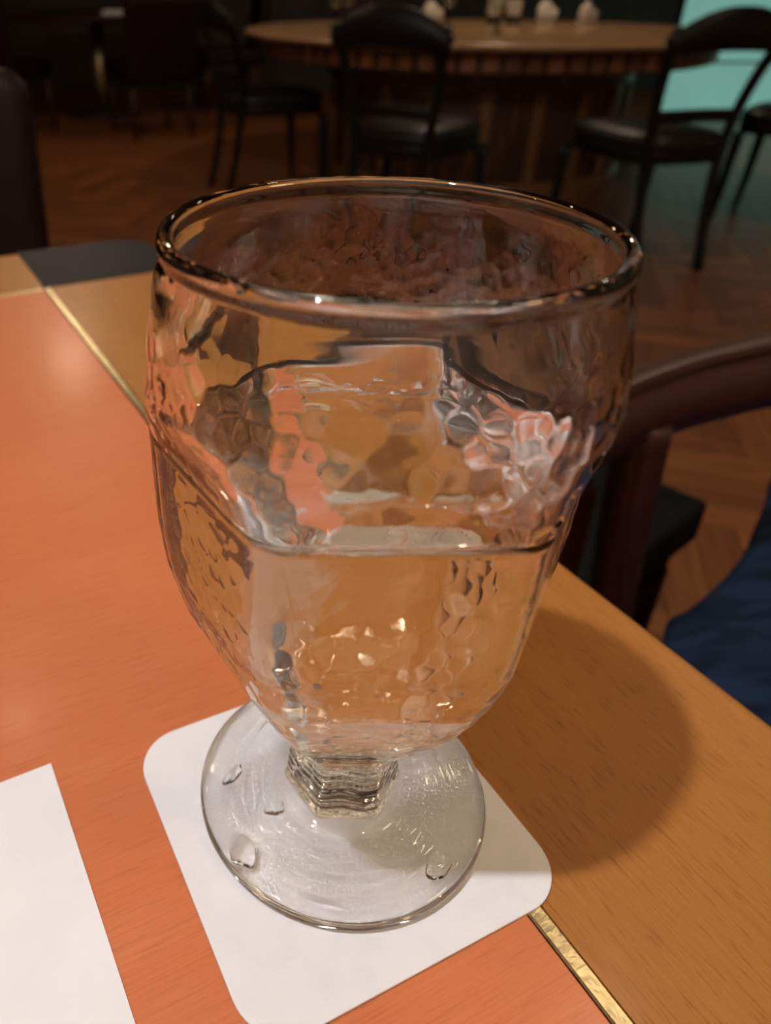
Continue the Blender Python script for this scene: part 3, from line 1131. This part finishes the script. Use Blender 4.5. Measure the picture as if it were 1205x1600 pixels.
# ------------------------------------------------------------------ leather chairs: left of the table, and round the far left table
def club_chair(loc, rz, label, group=None, w=0.50, H=0.86):
    t = empty('leather_chair', loc, rz, label, 'chair', group)
    def cushion(name, sx, sy, sz, loc_, rot, mat, r):
        o = round_rect(sx, sy, r, 6)
        v, f = slab_geo(o, -sz / 2, sz / 2, min(sz * 0.42, 0.03), 4)
        mesh_obj(name, v, f, mat, t, loc=loc_, rot=rot)
    cushion('seat', w, 0.48, 0.11, (0, 0.0, 0.42), (0, 0, 0), M['red_leather'], 0.05)
    cushion('backrest', w, H - 0.36, 0.085, (0, -0.25, 0.36 + (H - 0.36) / 2), (math.radians(90 + 8), 0, 0), M['red_leather'], 0.045)
    for sx in (-1, 1):
        for sy in (-1, 1):
            v, f = sweep_geo([(sx * (w / 2 - 0.05), sy * 0.19, 0.37), (sx * (w / 2 - 0.045), sy * 0.20, 0.18), (sx * (w / 2 - 0.04), sy * 0.21, 0.0)],
                             ellipse(0.02, 0.02, 8), (0, 1, 0), [1.1, 0.9, 0.7])
            mesh_obj('leg', v, f, M['mahogany'], t)
    return t


club_chair((-0.562, 0.82, FZ), 0.16 + math.pi, 'dark red leather chair back cut by the left edge, beyond the table', H=0.82)
ft_ = empty('round_pedestal_table', (-1.25, 6.75, FZ), 0, 'dark round table with white napkin in the far left background', 'table')
v, f = lathe_geo([(0, h - 0.03), (0.78, h - 0.03), (0.80, h - 0.015), (0.79, h), (0, h)], 64)
sharp(mesh_obj('table_top', v, f, M['mahogany'], ft_), 0.9)
v, f = lathe_geo([(0, 0.03), (0.05, 0.03), (0.045, 0.3), (0.05, h - 0.03), (0, h - 0.03)], 24)
mesh_obj('pedestal', v, f, M['brass'], ft_)
v, f = lathe_geo([(0, 0), (0.3, 0), (0.3, 0.015), (0.06, 0.04), (0, 0.04)], 40)
mesh_obj('foot_plate', v, f, M['dark_base'], ft_)
club_chair((-1.75, 5.85, FZ), -0.35, 'dark red leather chair at the near left of the far table', 'leather chairs at the far left table')
club_chair((-0.75, 5.80, FZ), 0.5, 'dark red leather chair at the near right of the far table', 'leather chairs at the far left table')
club_chair((-0.25, 6.95, FZ), 1.75, 'dark red leather chair at the right end of the far table', 'leather chairs at the far left table')
nk = empty('napkin', (-1.0, 6.45, 0), 0.1, 'white napkin laid flat on the far left table', 'napkin')
v, f = slab_geo(round_rect(0.30, 0.2, 0.02, 4), 0.0, 0.018, 0.006)
mesh_obj('cloth', v, f, M['card'], nk)
v, f = slab_geo(round_rect(0.26, 0.12, 0.02, 4), 0.018, 0.032, 0.005)
mesh_obj('fold', v, f, M['card'], nk)

# ------------------------------------------------------------------ mahogany-railed chair close on the right
nc = empty('armchair', (0.30, 0.50, FZ), 0, 'dark mahogany armchair with curved rail and black seat right of the goblet', 'chair')
def L3(x, y, z):
    return (x - 0.30, y - 0.50, z - FZ)
rail = catmull([L3(0.125, 0.228, -0.036), L3(0.165, 0.272, -0.036), L3(0.212, 0.3115, -0.036), L3(0.270, 0.3465, -0.036), L3(0.311, 0.3655, -0.036),
                L3(0.3434, 0.379, -0.036), L3(0.42, 0.404, -0.036), L3(0.52, 0.43, -0.036), L3(0.63, 0.48, -0.038), L3(0.70, 0.555, -0.04)], 60)
prof = [(-0.015, -0.030), (0.012, -0.030), (0.0175, -0.022), (0.0195, -0.008), (0.0175, 0.004), (0.0135, 0.0105), (0.0095, 0.0125), (0.0085, 0.0150),
        (0.0105, 0.0185), (0.0085, 0.0225), (0.002, 0.0245), (-0.005, 0.0235), (-0.012, 0.018), (-0.017, 0.004), (-0.018, -0.012)]
v, f = sweep_geo(rail, prof)
sharp(mesh_obj('arm_rail', v, f, M['mahogany'], nc), 0.7)
sq = [(0.015, -0.009), (0.015, 0.009), (0.010, 0.013), (-0.010, 0.013), (-0.015, 0.009), (-0.015, -0.009), (-0.010, -0.013), (0.010, -0.013)]
for pts in ([L3(0.238, 0.318, -0.05), L3(0.246, 0.322, -0.13), L3(0.262, 0.335, -0.24), L3(0.270, 0.345, -0.40), L3(0.275, 0.35, FZ)],
            [L3(0.150, 0.262, -0.05), L3(0.19, 0.31, -0.09), L3(0.215, 0.345, -0.2), L3(0.215, 0.35, FZ)],
            [L3(0.695, 0.545, -0.06), L3(0.70, 0.55, -0.25), L3(0.70, 0.555, -0.40), L3(0.705, 0.56, FZ)]):
    v, f = sweep_geo(catmull(pts, 24), sq, (0, 1, 0))
    mesh_obj('post', v, f, M['mahogany'], nc)
K = np.array([0.4596, 0.5435])
d1 = np.array([-0.66, 0.75])
d2 = np.array([-0.78, -0.62])
corners = [K, K + d1 * 0.40, K + d1 * 0.40 + d2 * 0.30, K + d2 * 0.30]
ol = []
cc = np.mean(corners, 0)
for i in range(4):
    p, q, r_ = corners[i - 1], corners[i], corners[(i + 1) % 4]
    a = (p - q) / np.linalg.norm(p - q) * 0.008
    b = (r_ - q) / np.linalg.norm(r_ - q) * 0.008
    for k in range(5):
        t_ = k / 4
        ol.append((q + a * (1 - t_) ** 2 + b * t_ ** 2) - np.array([0.30, 0.50]))
v, f = slab_geo(ol, -0.32 - FZ, -0.268 - FZ, 0.007, 4)
mesh_obj('seat', v, f, M['black_fabric'], nc)
v, f = slab_geo([tuple((np.array(p) + np.array([0.30, 0.5]) - cc) * 0.93 + cc - np.array([0.30, 0.5])) for p in ol], -0.37 - FZ, -0.33 - FZ, 0.004, 2)
mesh_obj('seat_frame', v, f, M['black_fabric'], nc)
for q in (K + (cc - K) * 0.14, corners[1] + (cc - corners[1]) * 0.14, corners[2] + (cc - corners[2]) * 0.14):
    v, f = sweep_geo([L3(q[0], q[1], -0.36), L3(q[0], q[1], -0.5), L3(q[0], q[1], FZ)], sq, (0, 1, 0), [1.0, 0.95, 0.75])
    mesh_obj('leg', v, f, M['mahogany'], nc)

# ------------------------------------------------------------------ dark blue cloth beside the table
loop = [(0.262, 0.215), (0.308, 0.318), (0.340, 0.343), (0.376, 0.371), (0.415, 0.407), (0.455, 0.455), (0.490, 0.500), (0.525, 0.548), (0.570, 0.572),
        (0.625, 0.53), (0.66, 0.42), (0.655, 0.28), (0.58, 0.15), (0.45, 0.09), (0.32, 0.115)]
k_ = len(loop)
edge = catmull(loop[-3:] + loop + loop[:3], (k_ + 5) * 12 + 1)[36:36 + k_ * 12]
cen = np.array([0.49, 0.31])
vv, ff = [], []
nu = len(edge)
radial = (0.0, 0.03, 0.08, 0.16, 0.26, 0.38, 0.5, 0.62, 0.75, 0.88, 1.0)
# skirt first (floor upwards), then the top sheet towards its middle
for k, (inset, dz) in enumerate(((0.10, -0.473), (0.085, -0.25), (0.07, -0.14), (0.03, -0.05), (0.006, -0.012))):
    for i in range(nu):
        d = cen - edge[i]
        d = d / np.linalg.norm(d)
        p = edge[i] + d * (inset + (0.005 * math.sin(i * 0.45 + k) if k < 4 else 0))
        vv.append((p[0], p[1], -0.245 + dz))
for t_ in radial[:-1]:
    for i in range(nu):
        p = edge[i] + (cen - edge[i]) * t_
        z = -0.245 + 0.012 * math.sin(min(1, t_ * 2.5) * math.pi / 2) - 0.02 * t_
        z += min(1, t_ * 5) * (1 - t_) * (0.006 * math.sin(p[0] * 70 + p[1] * 30) + 0.004 * math.sin(p[0] * 45 - p[1] * 95 + 1))
        vv.append((p[0], p[1], z))
rows = len(vv) // nu
for k in range(rows - 1):
    for i in range(nu):
        j = (i + 1) % nu
        ff.append((k * nu + i, (k + 1) * nu + i, (k + 1) * nu + j, k * nu + j))
vv.append((cen[0], cen[1], -0.253))
for i in range(nu):
    ff.append(((rows - 1) * nu + i, len(vv) - 1, (rows - 1) * nu + (i + 1) % nu))
cl = mesh_obj('draped_cloth', [(x - 0.45, y - 0.35, z - FZ) for x, y, z in vv], ff, M['blue'], None, True, loc=(0.45, 0.35, FZ))
md = cl.modifiers.new('thickness', 'SOLIDIFY')
md.thickness = 0.006
md.offset = 1
tag(cl, 'dark blue creased cloth beside the right edge of the table', 'cloth')
